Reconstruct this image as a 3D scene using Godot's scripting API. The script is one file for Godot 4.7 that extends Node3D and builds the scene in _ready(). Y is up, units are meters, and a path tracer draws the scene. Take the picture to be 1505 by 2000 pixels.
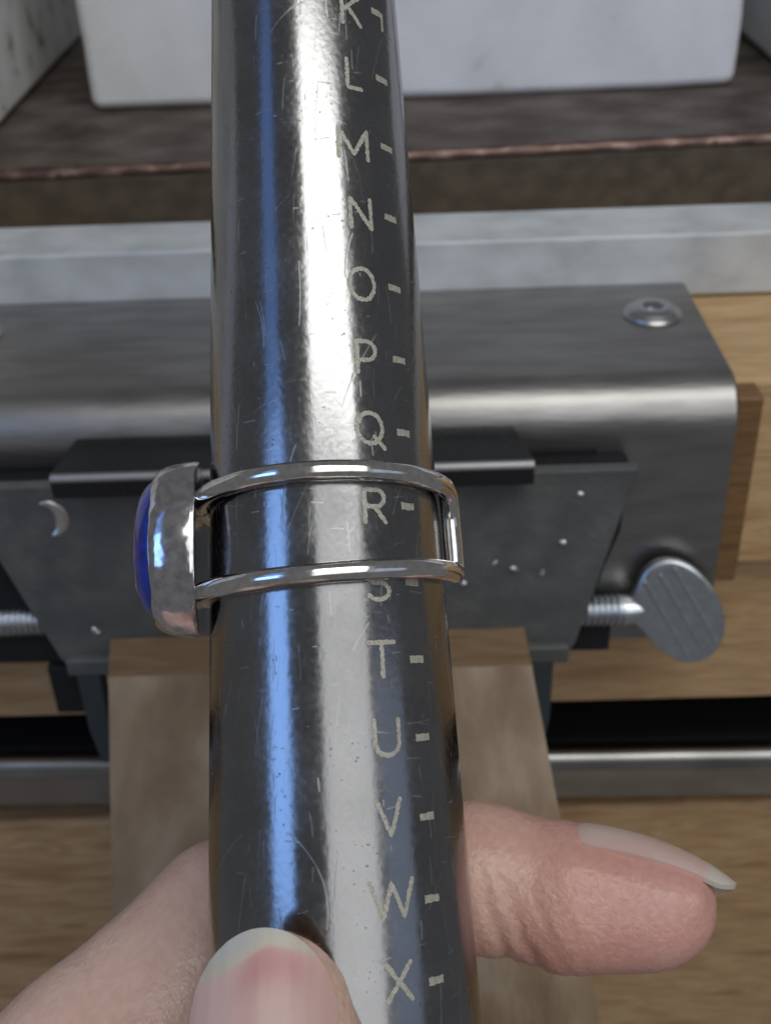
extends Node3D
# A silver ring on a tapered steel ring mandrel, held by a hand over a jeweller's bench. Lengths in the builders are millimetres.

const MM := 0.001
# the mandrel's own axes: x to the right, y along the taper to its thin end, z the side with the scale
const MANDREL_AT := Vector3(-6.49, 27.08, -81.73)
var mandrel_frame: Transform3D
var rng := RandomNumberGenerator.new()
var M := {}
var noise_a := FastNoiseLite.new()
var noise_b := FastNoiseLite.new()

# ------------------------------------------------------------------ mesh helpers
class MB:
	var v := PackedVector3Array()
	var n := PackedVector3Array()
	var uv := PackedVector2Array()
	var c := PackedColorArray()
	var ix := PackedInt32Array()

	func add(p: Vector3, nn: Vector3, u := Vector2.ZERO, col := Color.WHITE) -> int:
		v.append(p); n.append(nn); uv.append(u); c.append(col)
		return v.size() - 1

	func tri(a: int, b: int, d: int) -> void:
		# front faces run clockwise; turned to agree with the vertex normals
		var g := (v[b] - v[a]).cross(v[d] - v[a])
		if g.dot(n[a] + n[b] + n[d]) > 0.0:
			ix.append_array([a, d, b])
		else:
			ix.append_array([a, b, d])

	func quad(a: int, b: int, d: int, e: int) -> void:
		tri(a, b, d); tri(a, d, e)

	func flat(ps: Array, nn: Vector3) -> void:
		var k := []
		for p in ps:
			k.append(add(p, nn, Vector2(p.x, p.y) * 0.02))
		for i in range(1, ps.size() - 1):
			tri(k[0], k[i], k[i + 1])

	func smooth() -> void:
		var s := PackedVector3Array()
		s.resize(v.size())
		for i in range(0, ix.size(), 3):
			var g := (v[ix[i + 2]] - v[ix[i]]).cross(v[ix[i + 1]] - v[ix[i]])
			for k in 3:
				s[ix[i + k]] += g
		for i in v.size():
			n[i] = s[i].normalized() if s[i].length() > 1e-12 else n[i]

	func mesh() -> ArrayMesh:
		var arr := []
		arr.resize(Mesh.ARRAY_MAX)
		var vv := PackedVector3Array()
		vv.resize(v.size())
		for i in v.size():
			vv[i] = v[i] * 0.001
		arr[Mesh.ARRAY_VERTEX] = vv
		arr[Mesh.ARRAY_NORMAL] = n
		arr[Mesh.ARRAY_TEX_UV] = uv
		arr[Mesh.ARRAY_COLOR] = c
		arr[Mesh.ARRAY_INDEX] = ix
		var m := ArrayMesh.new()
		m.add_surface_from_arrays(Mesh.PRIMITIVE_TRIANGLES, arr)
		return m


func obj(called: String, mb: MB, m: Material, parent: Node = self) -> MeshInstance3D:
	var o := MeshInstance3D.new()
	o.name = numbered(called, parent)
	o.mesh = mb.mesh()
	o.material_override = m
	parent.add_child(o, true)
	return o


func numbered(called: String, parent: Node) -> String:
	if not parent.has_node(called):
		return called
	var k := 1
	while parent.has_node("%s_%03d" % [called, k]):
		k += 1
	return "%s_%03d" % [called, k]


func thing(called: String, label: String, category: String, frame := Transform3D(), group := "", kind := "") -> Node3D:
	var o := Node3D.new()
	o.name = numbered(called, self)
	o.transform = frame
	add_child(o, true)
	tag(o, label, category, group, kind)
	return o


func tag(o: Node, label: String, category: String, group := "", kind := "") -> void:
	o.set_meta("label", label)
	if category: o.set_meta("category", category)
	if group: o.set_meta("group", group)
	if kind: o.set_meta("kind", kind)


# a box whose edges are chamfered by r and shaded round; corners (x, y, z) may be moved by warp
func box(mb: MB, lo: Vector3, hi: Vector3, r := 0.4, given = null, cut := 1) -> void:
	var warp: Callable = func(p: Vector3) -> Vector3: return p
	if given != null:
		warp = given
	for ax in 3:
		var u := (ax + 1) % 3
		var w := (ax + 2) % 3
		for s in [-1, 1]:
			var nn := Vector3.ZERO
			nn[ax] = s
			var k := []
			for j in cut + 1:
				for i in cut + 1:
					var p := Vector3.ZERO
					p[ax] = hi[ax] if s > 0 else lo[ax]
					p[u] = lerpf(lo[u] + r, hi[u] - r, float(i) / cut)
					p[w] = lerpf(lo[w] + r, hi[w] - r, float(j) / cut)
					k.append(mb.add(warp.call(p), nn, Vector2(p[u], p[w]) * 0.02))
			for j in cut:
				for i in cut:
					var q := j * (cut + 1) + i
					mb.quad(k[q], k[q + 1], k[q + cut + 2], k[q + cut + 1])
	# edges along each axis, rounded in three steps
	for ax in 3:
		var u := (ax + 1) % 3
		var w := (ax + 2) % 3
		for su in [-1, 1]:
			for sw in [-1, 1]:
				var rows := []
				for step in cut + 1:
					var e := lerpf(lo[ax] + r, hi[ax] - r, float(step) / cut)
					var row := []
					for a in 4:
						var t := a / 3.0 * PI / 2
						var nn := Vector3.ZERO
						nn[u] = su * cos(t); nn[w] = sw * sin(t)
						var p := Vector3.ZERO
						p[ax] = e
						p[u] = (hi[u] - r if su > 0 else lo[u] + r) + r * nn[u]
						p[w] = (hi[w] - r if sw > 0 else lo[w] + r) + r * nn[w]
						row.append(mb.add(warp.call(p), nn))
					rows.append(row)
				for step in cut:
					for a in 3:
						mb.quad(rows[step][a], rows[step][a + 1], rows[step + 1][a + 1], rows[step + 1][a])
	# corners
	for sx in [-1, 1]:
		for sy in [-1, 1]:
			for sz in [-1, 1]:
				var c0 := Vector3(hi.x - r if sx > 0 else lo.x + r, hi.y - r if sy > 0 else lo.y + r, hi.z - r if sz > 0 else lo.z + r)
				var rows := []
				for b in 4:
					var row := []
					for a in 4:
						var t := a / 3.0 * PI / 2
						var f := b / 3.0 * PI / 2
						var nn := Vector3(sx * cos(t) * cos(f), sy * sin(f), sz * sin(t) * cos(f))
						row.append(mb.add(warp.call(c0 + r * nn), nn))
					rows.append(row)
				for b in 3:
					for a in 3:
						mb.quad(rows[b][a], rows[b][a + 1], rows[b + 1][a + 1], rows[b + 1][a])


# a polygon (in the plane of ex, ey) carried along ez from a to b, its ends chamfered by ch; corners under 40 degrees are smooth
func extrude(mb: MB, prof: PackedVector2Array, o: Vector3, ex: Vector3, ey: Vector3, ez: Vector3, a: float, b: float, ch := 0.3) -> void:
	if Geometry2D.is_polygon_clockwise(prof):
		prof = prof.duplicate()
		prof.reverse()
	var k := prof.size()
	var en := PackedVector2Array()
	for i in k:
		var d := (prof[(i + 1) % k] - prof[i]).normalized()
		en.append(Vector2(d.y, -d.x))
	var inset := PackedVector2Array()
	for i in k:
		var m := en[i] + en[(i + k - 1) % k]
		inset.append(prof[i] - m * (2.0 * ch / maxf(m.length_squared(), 0.8)))
	var at := func(p: Vector2, z: float) -> Vector3: return o + ex * p.x + ey * p.y + ez * z
	for i in k:
		var j := (i + 1) % k
		var ni := en[i]
		var n0 := (en[i] + en[(i + k - 1) % k]).normalized() if en[i].dot(en[(i + k - 1) % k]) > 0.77 else ni
		var n1 := (en[i] + en[j]).normalized() if en[i].dot(en[j]) > 0.77 else ni
		var w0 := ex * n0.x + ey * n0.y
		var w1 := ex * n1.x + ey * n1.y
		var q := [mb.add(at.call(prof[i], a + ch), w0), mb.add(at.call(prof[j], a + ch), w1), mb.add(at.call(prof[j], b - ch), w1), mb.add(at.call(prof[i], b - ch), w0)]
		mb.quad(q[0], q[1], q[2], q[3])
		for s in [0, 1]:
			var e := -ez if s == 0 else ez
			var z0 := a + ch if s == 0 else b - ch
			var z1 := a if s == 0 else b
			mb.quad(mb.add(at.call(prof[i], z0), w0), mb.add(at.call(prof[j], z0), w1), mb.add(at.call(inset[j], z1), e), mb.add(at.call(inset[i], z1), e))
	var tr := Geometry2D.triangulate_polygon(inset)
	for s in [0, 1]:
		var e := -ez if s == 0 else ez
		for i in range(0, tr.size(), 3):
			mb.tri(mb.add(at.call(inset[tr[i]], a if s == 0 else b), e), mb.add(at.call(inset[tr[i + 1]], a if s == 0 else b), e), mb.add(at.call(inset[tr[i + 2]], a if s == 0 else b), e))


func tube(mb: MB, path: PackedVector3Array, rad: Callable, segs := 16, closed := false, caps := true) -> void:
	var k := path.size()
	var up := Vector3(0.13, 0.31, 0.94)
	var rows := []
	for i in k:
		var d := (path[(i + 1) % k if closed else mini(i + 1, k - 1)] - path[(i + k - 1) % k if closed else maxi(i - 1, 0)]).normalized()
		up = (up - d * up.dot(d)).normalized()
		var side := d.cross(up)
		var row := []
		for s in segs:
			var t := TAU * s / segs
			var nn := up * cos(t) + side * sin(t)
			row.append(mb.add(path[i] + nn * float(rad.call(i)), nn))
		rows.append(row)
	for i in (k if closed else k - 1):
		for s in segs:
			mb.quad(rows[i][s], rows[i][(s + 1) % segs], rows[(i + 1) % k][(s + 1) % segs], rows[(i + 1) % k][s])
	if caps and not closed:
		for e in [0, k - 1]:
			var d := (path[1] - path[0]).normalized() * -1.0 if e == 0 else (path[k - 1] - path[k - 2]).normalized()
			var m := mb.add(path[e] + d * float(rad.call(e)) * 0.35, d)
			for s in segs:
				mb.tri(m, rows[e][s], rows[e][(s + 1) % segs])


# a profile of (radius, height) turned about ey through o
func lathe(mb: MB, prof: PackedVector2Array, o: Vector3, ex: Vector3, ey: Vector3, ez: Vector3, segs := 32) -> void:
	var rows := []
	for i in prof.size():
		var row := []
		for s in segs + 1:
			var t := TAU * s / segs
			var r := ex * cos(t) + ez * sin(t)
			row.append(mb.add(o + r * prof[i].x + ey * prof[i].y, r, Vector2(float(s) / segs, prof[i].y * 0.05)))
		rows.append(row)
	for i in prof.size() - 1:
		var d := (prof[i + 1] - prof[i]).normalized()
		for s in segs:
			var t := TAU * (s + 0.5) / segs
			var nn := (ex * cos(t) + ez * sin(t)) * d.y - ey * d.x
			# own vertices per band keep hard profile corners hard
			var q := []
			for e in [[i, s], [i, s + 1], [i + 1, s + 1], [i + 1, s]]:
				var tt: float = TAU * float(e[1]) / segs
				q.append(mb.add(mb.v[rows[e[0]][e[1]]], ((ex * cos(tt) + ez * sin(tt)) * d.y - ey * d.x).normalized(), mb.uv[rows[e[0]][e[1]]]))
			mb.quad(q[0], q[1], q[2], q[3])


# ------------------------------------------------------------------ materials
func lin(r: float, g: float, b: float) -> Color:
	return Color(r, g, b).linear_to_srgb()


func noise_tex(seed_: int, freq: float, stops: Array, oct := 4, kind := FastNoiseLite.TYPE_SIMPLEX_SMOOTH, size := 512) -> NoiseTexture2D:
	var f := FastNoiseLite.new()
	f.seed = seed_
	f.noise_type = kind
	f.frequency = freq
	f.fractal_octaves = oct
	var t := NoiseTexture2D.new()
	t.width = size; t.height = size
	t.seamless = true
	t.noise = f
	if stops:
		var g := Gradient.new()
		var off := PackedFloat32Array()
		var col := PackedColorArray()
		for s in stops:
			off.append(s[0])
			col.append(s[1])
		g.offsets = off
		g.colors = col
		t.color_ramp = g
	return t


func grey(a: float) -> Color:
	return Color(a, a, a)


func mat(called: String, col: Color, rough: float, metal := 0.0) -> StandardMaterial3D:
	var m := StandardMaterial3D.new()
	m.resource_name = called
	m.albedo_color = col
	m.roughness = rough
	m.metallic = metal
	M[called] = m
	return m


func tri(m: StandardMaterial3D, scale: Vector3) -> void:
	m.uv1_triplanar = true
	m.uv1_scale = scale
	m.uv1_triplanar_sharpness = 6.0


func make_wood(called: String, seed_: int, a: Color, b: Color, c: Color, tint: Color) -> void:
	var m := mat(called, tint, 0.55)
	m.albedo_texture = noise_tex(seed_, 0.011, [[0.0, a], [0.3, b], [0.52, c], [0.63, b], [0.78, c], [1.0, a]], 3)
	tri(m, Vector3(4.2, 24, 24))
	m.uv1_offset = Vector3(seed_ * 0.137, seed_ * 0.291, seed_ * 0.073)
	m.detail_enabled = true
	m.detail_blend_mode = BaseMaterial3D.BLEND_MODE_MUL
	m.detail_uv_layer = BaseMaterial3D.DETAIL_UV_2
	m.uv2_triplanar = true
	m.uv2_scale = Vector3(5, 90, 90)
	m.detail_albedo = M.fibre
	m.heightmap_enabled = true
	m.heightmap_texture = M.fibre_height
	m.heightmap_scale = 0.012


func make_materials() -> void:
	M.fibre = noise_tex(5, 0.03, [[0.0, grey(0.82)], [0.45, grey(0.96)], [1.0, grey(1.0)]], 5)
	M.fibre_height = noise_tex(6, 0.03, [], 5)
	var mottled := noise_tex(11, 0.012, [[0.0, grey(0.72)], [0.5, grey(0.86)], [1.0, grey(1.0)]], 6)
	var patchy_rough := noise_tex(12, 0.02, [[0.2, grey(0.65)], [0.8, grey(1.0)]], 6)
	M.fine_height = noise_tex(13, 0.08, [], 4)
	make_wood("bench_wood", 21, Color(0.74, 0.585, 0.40), Color(0.80, 0.66, 0.475), Color(0.84, 0.71, 0.53), grey(1.0))
	make_wood("apron_wood", 22, Color(0.69, 0.54, 0.38), Color(0.76, 0.615, 0.45), Color(0.80, 0.665, 0.50), grey(1.0))
	make_wood("drawer_wood", 26, Color(0.60, 0.455, 0.31), Color(0.73, 0.585, 0.42), Color(0.80, 0.665, 0.49), grey(1.0))
	make_wood("strip_wood", 24, Color(0.44, 0.32, 0.18), Color(0.52, 0.39, 0.24), Color(0.57, 0.43, 0.28), grey(0.95))
	# the bench pin: raw brown wood, and its filed, dust-grey slope
	make_wood("pin_wood", 27, Color(0.49, 0.395, 0.275), Color(0.53, 0.43, 0.31), Color(0.57, 0.465, 0.345), grey(1.0))
	var m := mat("pin_filed", grey(1.0), 0.75)
	m.albedo_texture = noise_tex(31, 0.010, [[0.2, Color(0.49, 0.41, 0.315)], [0.5, Color(0.55, 0.47, 0.375)], [0.8, Color(0.62, 0.55, 0.46)]], 5)
	tri(m, Vector3(15, 9, 9))
	m.heightmap_enabled = true
	m.heightmap_texture = M.fine_height
	m.heightmap_scale = 0.02
	# metals
	m = mat("plate_steel", grey(1.0), 0.40, 1.0)
	m.albedo_texture = noise_tex(14, 0.02, [[0.0, Color(0.56, 0.55, 0.54)], [0.5, Color(0.62, 0.61, 0.60)], [1.0, Color(0.67, 0.66, 0.65)]], 6)
	tri(m, Vector3(5, 22, 22))
	m.heightmap_enabled = true
	m.heightmap_texture = M.fine_height
	m.heightmap_scale = 0.0025
	m = mat("zinc", lin(0.60, 0.64, 0.67), 0.42, 1.0)
	m.roughness_texture = patchy_rough
	tri(m, Vector3(40, 40, 40))
	m = mat("screw_steel", lin(0.5, 0.5, 0.5), 0.3, 1.0)
	m = mat("holder_paint", grey(1.0), 0.55)
	m.albedo_texture = noise_tex(41, 0.015, [[0.2, Color(0.325, 0.335, 0.33)], [0.55, Color(0.36, 0.365, 0.358)], [0.9, Color(0.40, 0.40, 0.385)]], 5)
	tri(m, Vector3(14, 14, 14))
	m.heightmap_enabled = true
	m.heightmap_texture = M.fine_height
	m.heightmap_scale = 0.008
	m = mat("arm_paint", lin(0.038, 0.05, 0.055), 0.5)
	m = mat("black_steel", lin(0.02, 0.021, 0.021), 0.32, 0.3)
	m.roughness_texture = patchy_rough
	tri(m, Vector3(20, 20, 20))
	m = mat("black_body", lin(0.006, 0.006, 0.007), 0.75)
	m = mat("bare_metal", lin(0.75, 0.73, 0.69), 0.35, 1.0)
	m = mat("dull_edge", lin(0.36, 0.35, 0.35), 0.5, 1.0)
	m = mat("tray_metal", lin(0.5, 0.49, 0.47), 0.36, 1.0)
	m.albedo_texture = mottled
	tri(m, Vector3(5, 12, 12))
	m = mat("tray_paint", grey(1.0), 0.6, 0.2)
	m.albedo_texture = noise_tex(50, 0.012, [[0.2, Color(0.47, 0.43, 0.385)], [0.8, Color(0.56, 0.515, 0.47)]], 5)
	tri(m, Vector3(5, 14, 14))
	m = mat("rail_metal", grey(1.0), 0.62, 0.15)
	m.albedo_texture = noise_tex(51, 0.014, [[0.1, Color(0.72, 0.735, 0.73)], [0.45, Color(0.79, 0.80, 0.795)], [0.9, Color(0.84, 0.85, 0.845)]], 5)
	tri(m, Vector3(9, 14, 14))
	m = mat("dark_plate", grey(1.0), 0.58, 0.25)
	m.albedo_texture = noise_tex(52, 0.011, [[0.15, Color(0.28, 0.23, 0.20)], [0.45, Color(0.345, 0.30, 0.268)], [0.65, Color(0.39, 0.345, 0.315)], [0.85, Color(0.43, 0.395, 0.37)]], 6)
	tri(m, Vector3(9, 12, 12))
	m.heightmap_enabled = true
	m.heightmap_texture = M.fine_height
	m.heightmap_scale = 0.02
	m = mat("dark_plate_front", grey(1.0), 0.75)
	m.albedo_texture = noise_tex(53, 0.02, [[0.2, Color(0.29, 0.26, 0.215)], [0.5, Color(0.32, 0.29, 0.24)], [0.75, Color(0.345, 0.32, 0.27)], [0.9, Color(0.37, 0.31, 0.24)]], 5)
	tri(m, Vector3(14, 20, 20))
	m = mat("worn_edge", grey(1.0), 0.38, 0.75)
	m.albedo_texture = noise_tex(54, 0.014, [[0.2, Color(0.33, 0.26, 0.235)], [0.5, Color(0.42, 0.335, 0.31)], [0.66, Color(0.55, 0.46, 0.43)], [0.8, Color(0.38, 0.30, 0.275)]], 5)
	tri(m, Vector3(16, 30, 30))
	# soldering blocks
	m = mat("block_white", grey(1.0), 0.8)
	m.albedo_texture = noise_tex(61, 0.007, [[0.10, Color(0.74, 0.72, 0.71)], [0.24, Color(0.87, 0.875, 0.885)], [0.6, Color(0.90, 0.91, 0.925)], [1.0, Color(0.93, 0.935, 0.945)]], 4)
	tri(m, Vector3(9, 9, 9))
	m.heightmap_enabled = true
	m.heightmap_texture = M.fine_height
	m.heightmap_scale = 0.006
	m = mat("block_sooty", grey(1.0), 0.85)
	m.albedo_texture = noise_tex(62, 0.012, [[0.04, Color(0.24, 0.21, 0.18)], [0.18, Color(0.55, 0.52, 0.47)], [0.32, Color(0.82, 0.82, 0.80)], [1.0, Color(0.90, 0.90, 0.90)]], 4)
	tri(m, Vector3(11, 11, 11))
	# ring
	m = mat("silver", grey(1.0), 0.17, 1.0)
	m.albedo_texture = noise_tex(70, 0.02, [[0.2, Color(0.78, 0.76, 0.765)], [0.5, Color(0.86, 0.85, 0.855)], [0.85, Color(0.92, 0.91, 0.91)]], 5)
	m.roughness_texture = noise_tex(71, 0.02, [[0.3, grey(0.7)], [0.7, grey(1.0)]], 5)
	tri(m, Vector3(90, 90, 90))
	m.heightmap_enabled = true
	m.heightmap_texture = noise_tex(72, 0.014, [], 2)
	m.heightmap_scale = 0.002
	m = mat("wire_silver", grey(1.0), 0.14, 1.0)
	m.albedo_texture = noise_tex(75, 0.03, [[0.2, Color(0.86, 0.84, 0.82)], [0.8, Color(0.95, 0.94, 0.93)]], 5)
	m.roughness_texture = noise_tex(73, 0.03, [[0.3, grey(0.7)], [0.7, grey(1.0)]], 4)
	tri(m, Vector3(90, 90, 90))
	m = mat("blue_stone", grey(1.0), 0.22)
	m.albedo_texture = noise_tex(74, 0.01, [[0.2, Color(0.04, 0.10, 0.42)], [0.6, Color(0.05, 0.17, 0.58)], [0.9, Color(0.15, 0.18, 0.56)]], 4)
	tri(m, Vector3(60, 60, 60))
	m.clearcoat_enabled = true
	m.clearcoat = 1.0
	m.clearcoat_roughness = 0.06
	# mandrel
	m = mat("mandrel_steel", grey(1.0), 1.0, 1.0)
	var maps := mandrel_maps()
	m.albedo_texture = maps[0]
	m.roughness_texture = maps[1]
	m.heightmap_enabled = true
	m.heightmap_texture = maps[2]
	m.heightmap_scale = 0.0016
	m = mat("etched", grey(1.0), 0.6, 0.35)
	m.albedo_texture = noise_tex(81, 0.05, [[0.15, Color(0.60, 0.59, 0.54)], [0.5, Color(0.71, 0.70, 0.645)], [0.9, Color(0.78, 0.77, 0.72)]], 4)
	tri(m, Vector3(120, 120, 120))
	# skin and nails
	m = mat("skin", grey(1.0), 0.43)
	m.vertex_color_use_as_albedo = true
	m.subsurf_scatter_enabled = true
	m.subsurf_scatter_strength = 0.06
	tri(m, Vector3(55, 55, 55))
	m.albedo_texture = noise_tex(91, 0.03, [[0.1, Color(0.95, 0.93, 0.92)], [0.9, Color(1, 1, 1)]], 3)
	m.roughness_texture = noise_tex(92, 0.04, [[0.2, grey(0.75)], [0.8, grey(1.0)]], 4)
	m.heightmap_enabled = true
	m.heightmap_texture = skin_height()
	m.heightmap_scale = 0.007
	m = mat("nail", grey(1.0), 0.46)
	m.vertex_color_use_as_albedo = true
	m.subsurf_scatter_enabled = true
	m.subsurf_scatter_strength = 0.05
	m.clearcoat_enabled = true
	m.clearcoat = 0.12
	m.clearcoat_roughness = 0.3
	m = mat("lamp_housing", lin(0.7, 0.7, 0.7), 0.5)


# colour, roughness and height of the mandrel: 59 mm round by 100 mm along
func mandrel_maps() -> Array:
	var w := 768
	var h := 1280
	var rough := PackedFloat32Array()
	var high := PackedFloat32Array()
	var col := PackedFloat32Array()
	rough.resize(w * h); high.resize(w * h); col.resize(w * h)
	var f := FastNoiseLite.new()
	f.seed = 3
	f.noise_type = FastNoiseLite.TYPE_SIMPLEX
	f.frequency = 0.11
	f.fractal_octaves = 2
	var g := FastNoiseLite.new()
	g.seed = 4
	g.frequency = 0.012
	g.fractal_octaves = 3
	for y in h:
		for x in w:
			var i := y * w + x
			var a := f.get_noise_2d(x, y * 0.8)
			var b := g.get_noise_2d(x, y)
			var pit := maxf(0.0, a - 0.70) * 2.0 * clampf(b * 3.0, 0.0, 1.0)
			rough[i] = 0.185 + 0.05 * b + 0.03 * a + pit * 0.5
			high[i] = 0.5 + 0.12 * a
			col[i] = 0.575 + 0.03 * b + 0.012 * a - pit * 0.4
	rng.seed = 77
	# scratches: most run along the taper, some round it, a few long ones at a slant
	for k in 1900:
		var x := rng.randf() * w
		var y := rng.randf() * h
		var kind := rng.randf()
		var d := Vector2(rng.randfn(0.0, 0.07), 1.0) if kind < 0.55 else (Vector2(1.0, rng.randfn(0.0, 0.10)) if kind < 0.95 else Vector2(rng.randfn(0.45, 0.25), 1.0))
		d = d.normalized()
		var len := int(absf(rng.randfn(0, 1.0)) * (24 if kind < 0.55 else 8 if kind < 0.95 else 50)) + 3
		var deep := pow(rng.randf(), 2.0) * 0.85 + 0.15
		var bend := rng.randfn(0.0, 0.006)
		for s in len:
			for q in 4:
				var xf := floorf(x) + (q & 1)
				var yf := floorf(y) + (q >> 1)
				var part := (1.0 - absf(x - xf)) * (1.0 - absf(y - yf)) * deep
				var i := posmod(int(yf), h) * w + posmod(int(xf), w)
				rough[i] = minf(0.75, rough[i] + 0.42 * part)
				col[i] = minf(0.88, col[i] + 0.12 * part)
				high[i] = maxf(0.0, high[i] - 0.28 * part)
			x += d.x; y += d.y
			d = d.rotated(bend)
	var out := []
	for src in [col, rough, high]:
		var bytes := PackedByteArray()
		bytes.resize(w * h)
		for i in w * h:
			bytes[i] = clampi(int(src[i] * 255.0), 0, 255)
		var im := Image.create_from_data(w, h, false, Image.FORMAT_L8, bytes)
		if out.is_empty():
			im.convert(Image.FORMAT_RGB8)
		out.append(ImageTexture.create_from_image(im))
	return out


func skin_height() -> NoiseTexture2D:
	var f := FastNoiseLite.new()
	f.seed = 8
	f.noise_type = FastNoiseLite.TYPE_CELLULAR
	f.cellular_return_type = FastNoiseLite.RETURN_DISTANCE2_SUB
	f.frequency = 0.045
	f.fractal_octaves = 2
	f.domain_warp_enabled = true
	f.domain_warp_amplitude = 14.0
	f.domain_warp_frequency = 0.02
	var t := NoiseTexture2D.new()
	t.width = 512; t.height = 512
	t.seamless = true
	t.noise = f
	return t


# ------------------------------------------------------------------ scene
func _ready() -> void:
	# camera
	var fwd := Vector3(-0.014554, -0.551937, -0.833759)
	var right := fwd.cross(Vector3.UP).normalized()
	var up := right.cross(fwd)
	var roll := deg_to_rad(2.25)
	var right2 := right * cos(roll) - up * sin(roll)
	var up2 := up * cos(roll) + right * sin(roll)
	var cam := Camera3D.new()
	cam.name = "camera"
	cam.transform = Transform3D(Basis(right2, up2, -fwd), Vector3(0, 0.081, 0))
	var lens := CameraAttributesPhysical.new()
	lens.frustum_focal_length = 27.6
	lens.frustum_focus_distance = 0.0915
	lens.frustum_near = 0.01
	lens.frustum_far = 20.0
	lens.exposure_aperture = 36.0
	cam.attributes = lens
	add_child(cam)
	cam.fov = 47.0
	cam.near = 0.01
	cam.far = 20.0
	cam.make_current()
	# surroundings: a dim room
	var we := WorldEnvironment.new()
	we.name = "surroundings"
	var env := Environment.new()
	env.background_mode = Environment.BG_COLOR
	env.background_color = lin(0.045, 0.046, 0.048)
	env.tonemap_mode = Environment.TONE_MAPPER_LINEAR
	env.tonemap_exposure = 2.75
	env.sdfgi_enabled = true
	env.ssao_enabled = true
	env.ssil_enabled = true
	we.environment = env
	add_child(we)
	var ax := Vector3(-0.02032, 0.74911, -0.66213).normalized()
	var fr := Vector3(0.01, 0.66, 0.75)
	fr = (fr - ax * fr.dot(ax)).normalized()
	mandrel_frame = Transform3D(Basis(ax.cross(fr), ax, fr), MANDREL_AT * MM)
	make_materials()
	# lights the steel mirrors: an LED panel, a roof window and three added panels
	light_panel("panel_lamp", "white LED panel lamp over the bench", -65, 470, 175, 470, 600, Color(1.0, 0.995, 0.97), 1.45, 0.2)
	light_panel("panel_lamp", "added dim panel for the grey lower half of the white reflection", -65, 470, -300, 165, 600, Color(0.98, 0.985, 1.0), 0.40, 0.1)  # added panel: grey lower band in the mandrel and frontal fill
	light_panel("roof_window", "roof window with bright blue daylight left of the bench", -1290, -650, -225, 330, 900, Color(0.24, 0.45, 0.95), 1.05, 0.1)
	light_panel("roof_window", "added upper panel for the fainter top of the blue reflection", -1190, -720, 360, 980, 900, Color(0.20, 0.38, 0.9), 0.26, 0.05)  # added panel, lets the blue band fade towards its top
	light_panel("added_side_window", "added dim bluish panel low on the right for the soft glow on the mandrel", 380, 1100, -320, 40, 400, Color(0.62, 0.74, 1.0), 0.15, 0.03)  # added source for the bluish glow low on the mandrel's right
	build_bench()
	build_hearth()
	build_clamp()
	build_mandrel()
	build_ring()
	build_hand()


# a panel in the plane z = dist of the mandrel's axes, facing it; bright is its radiance
func light_panel(called: String, label: String, x0: float, x1: float, y0: float, y1: float, dist: float, col: Color, bright: float, glow: float) -> void:
	var c := Vector3((x0 + x1) / 2, (y0 + y1) / 2, dist)
	var t := thing(called, label, "window" if called.ends_with("window") else "lamp", mandrel_frame * Transform3D(Basis(), c * MM))
	var w := x1 - x0
	var h := y1 - y0
	var mb := MB.new()
	for s in [-1, 1]:
		box(mb, Vector3(-w / 2 - 14 if s < 0 else w / 2, -h / 2 - 14, 0), Vector3(-w / 2 if s < 0 else w / 2 + 14, h / 2 + 14, 30), 1.0)
		box(mb, Vector3(-w / 2, -h / 2 - 14 if s < 0 else h / 2, 0), Vector3(w / 2, -h / 2 if s < 0 else h / 2 + 14, 30), 1.0)
	obj("frame", mb, M.lamp_housing, t)
	mb = MB.new()
	box(mb, Vector3(-w / 2, -h / 2, 6), Vector3(w / 2, h / 2, 12), 0.5)
	var m := mat(called + "_glow", grey(0.5), 0.6)
	m.emission_enabled = true
	m.emission = col.linear_to_srgb()
	m.emission_energy_multiplier = glow
	obj("window_pane" if called.ends_with("window") else "diffuser", mb, m, t)
	var l := AreaLight3D.new()
	l.name = "light"
	l.area_size = Vector2(w, h) * MM
	l.light_color = col.linear_to_srgb()
	l.light_energy = bright * w * h * MM * MM / PI
	l.area_range = 6.0
	l.area_attenuation = 2.0
	l.shadow_enabled = true
	l.position = Vector3(0, 0, 4) * MM
	t.add_child(l)


func bx(lo: Vector3, hi: Vector3, r := 0.4) -> MB:
	var mb := MB.new()
	box(mb, lo, hi, r)
	return mb


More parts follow.
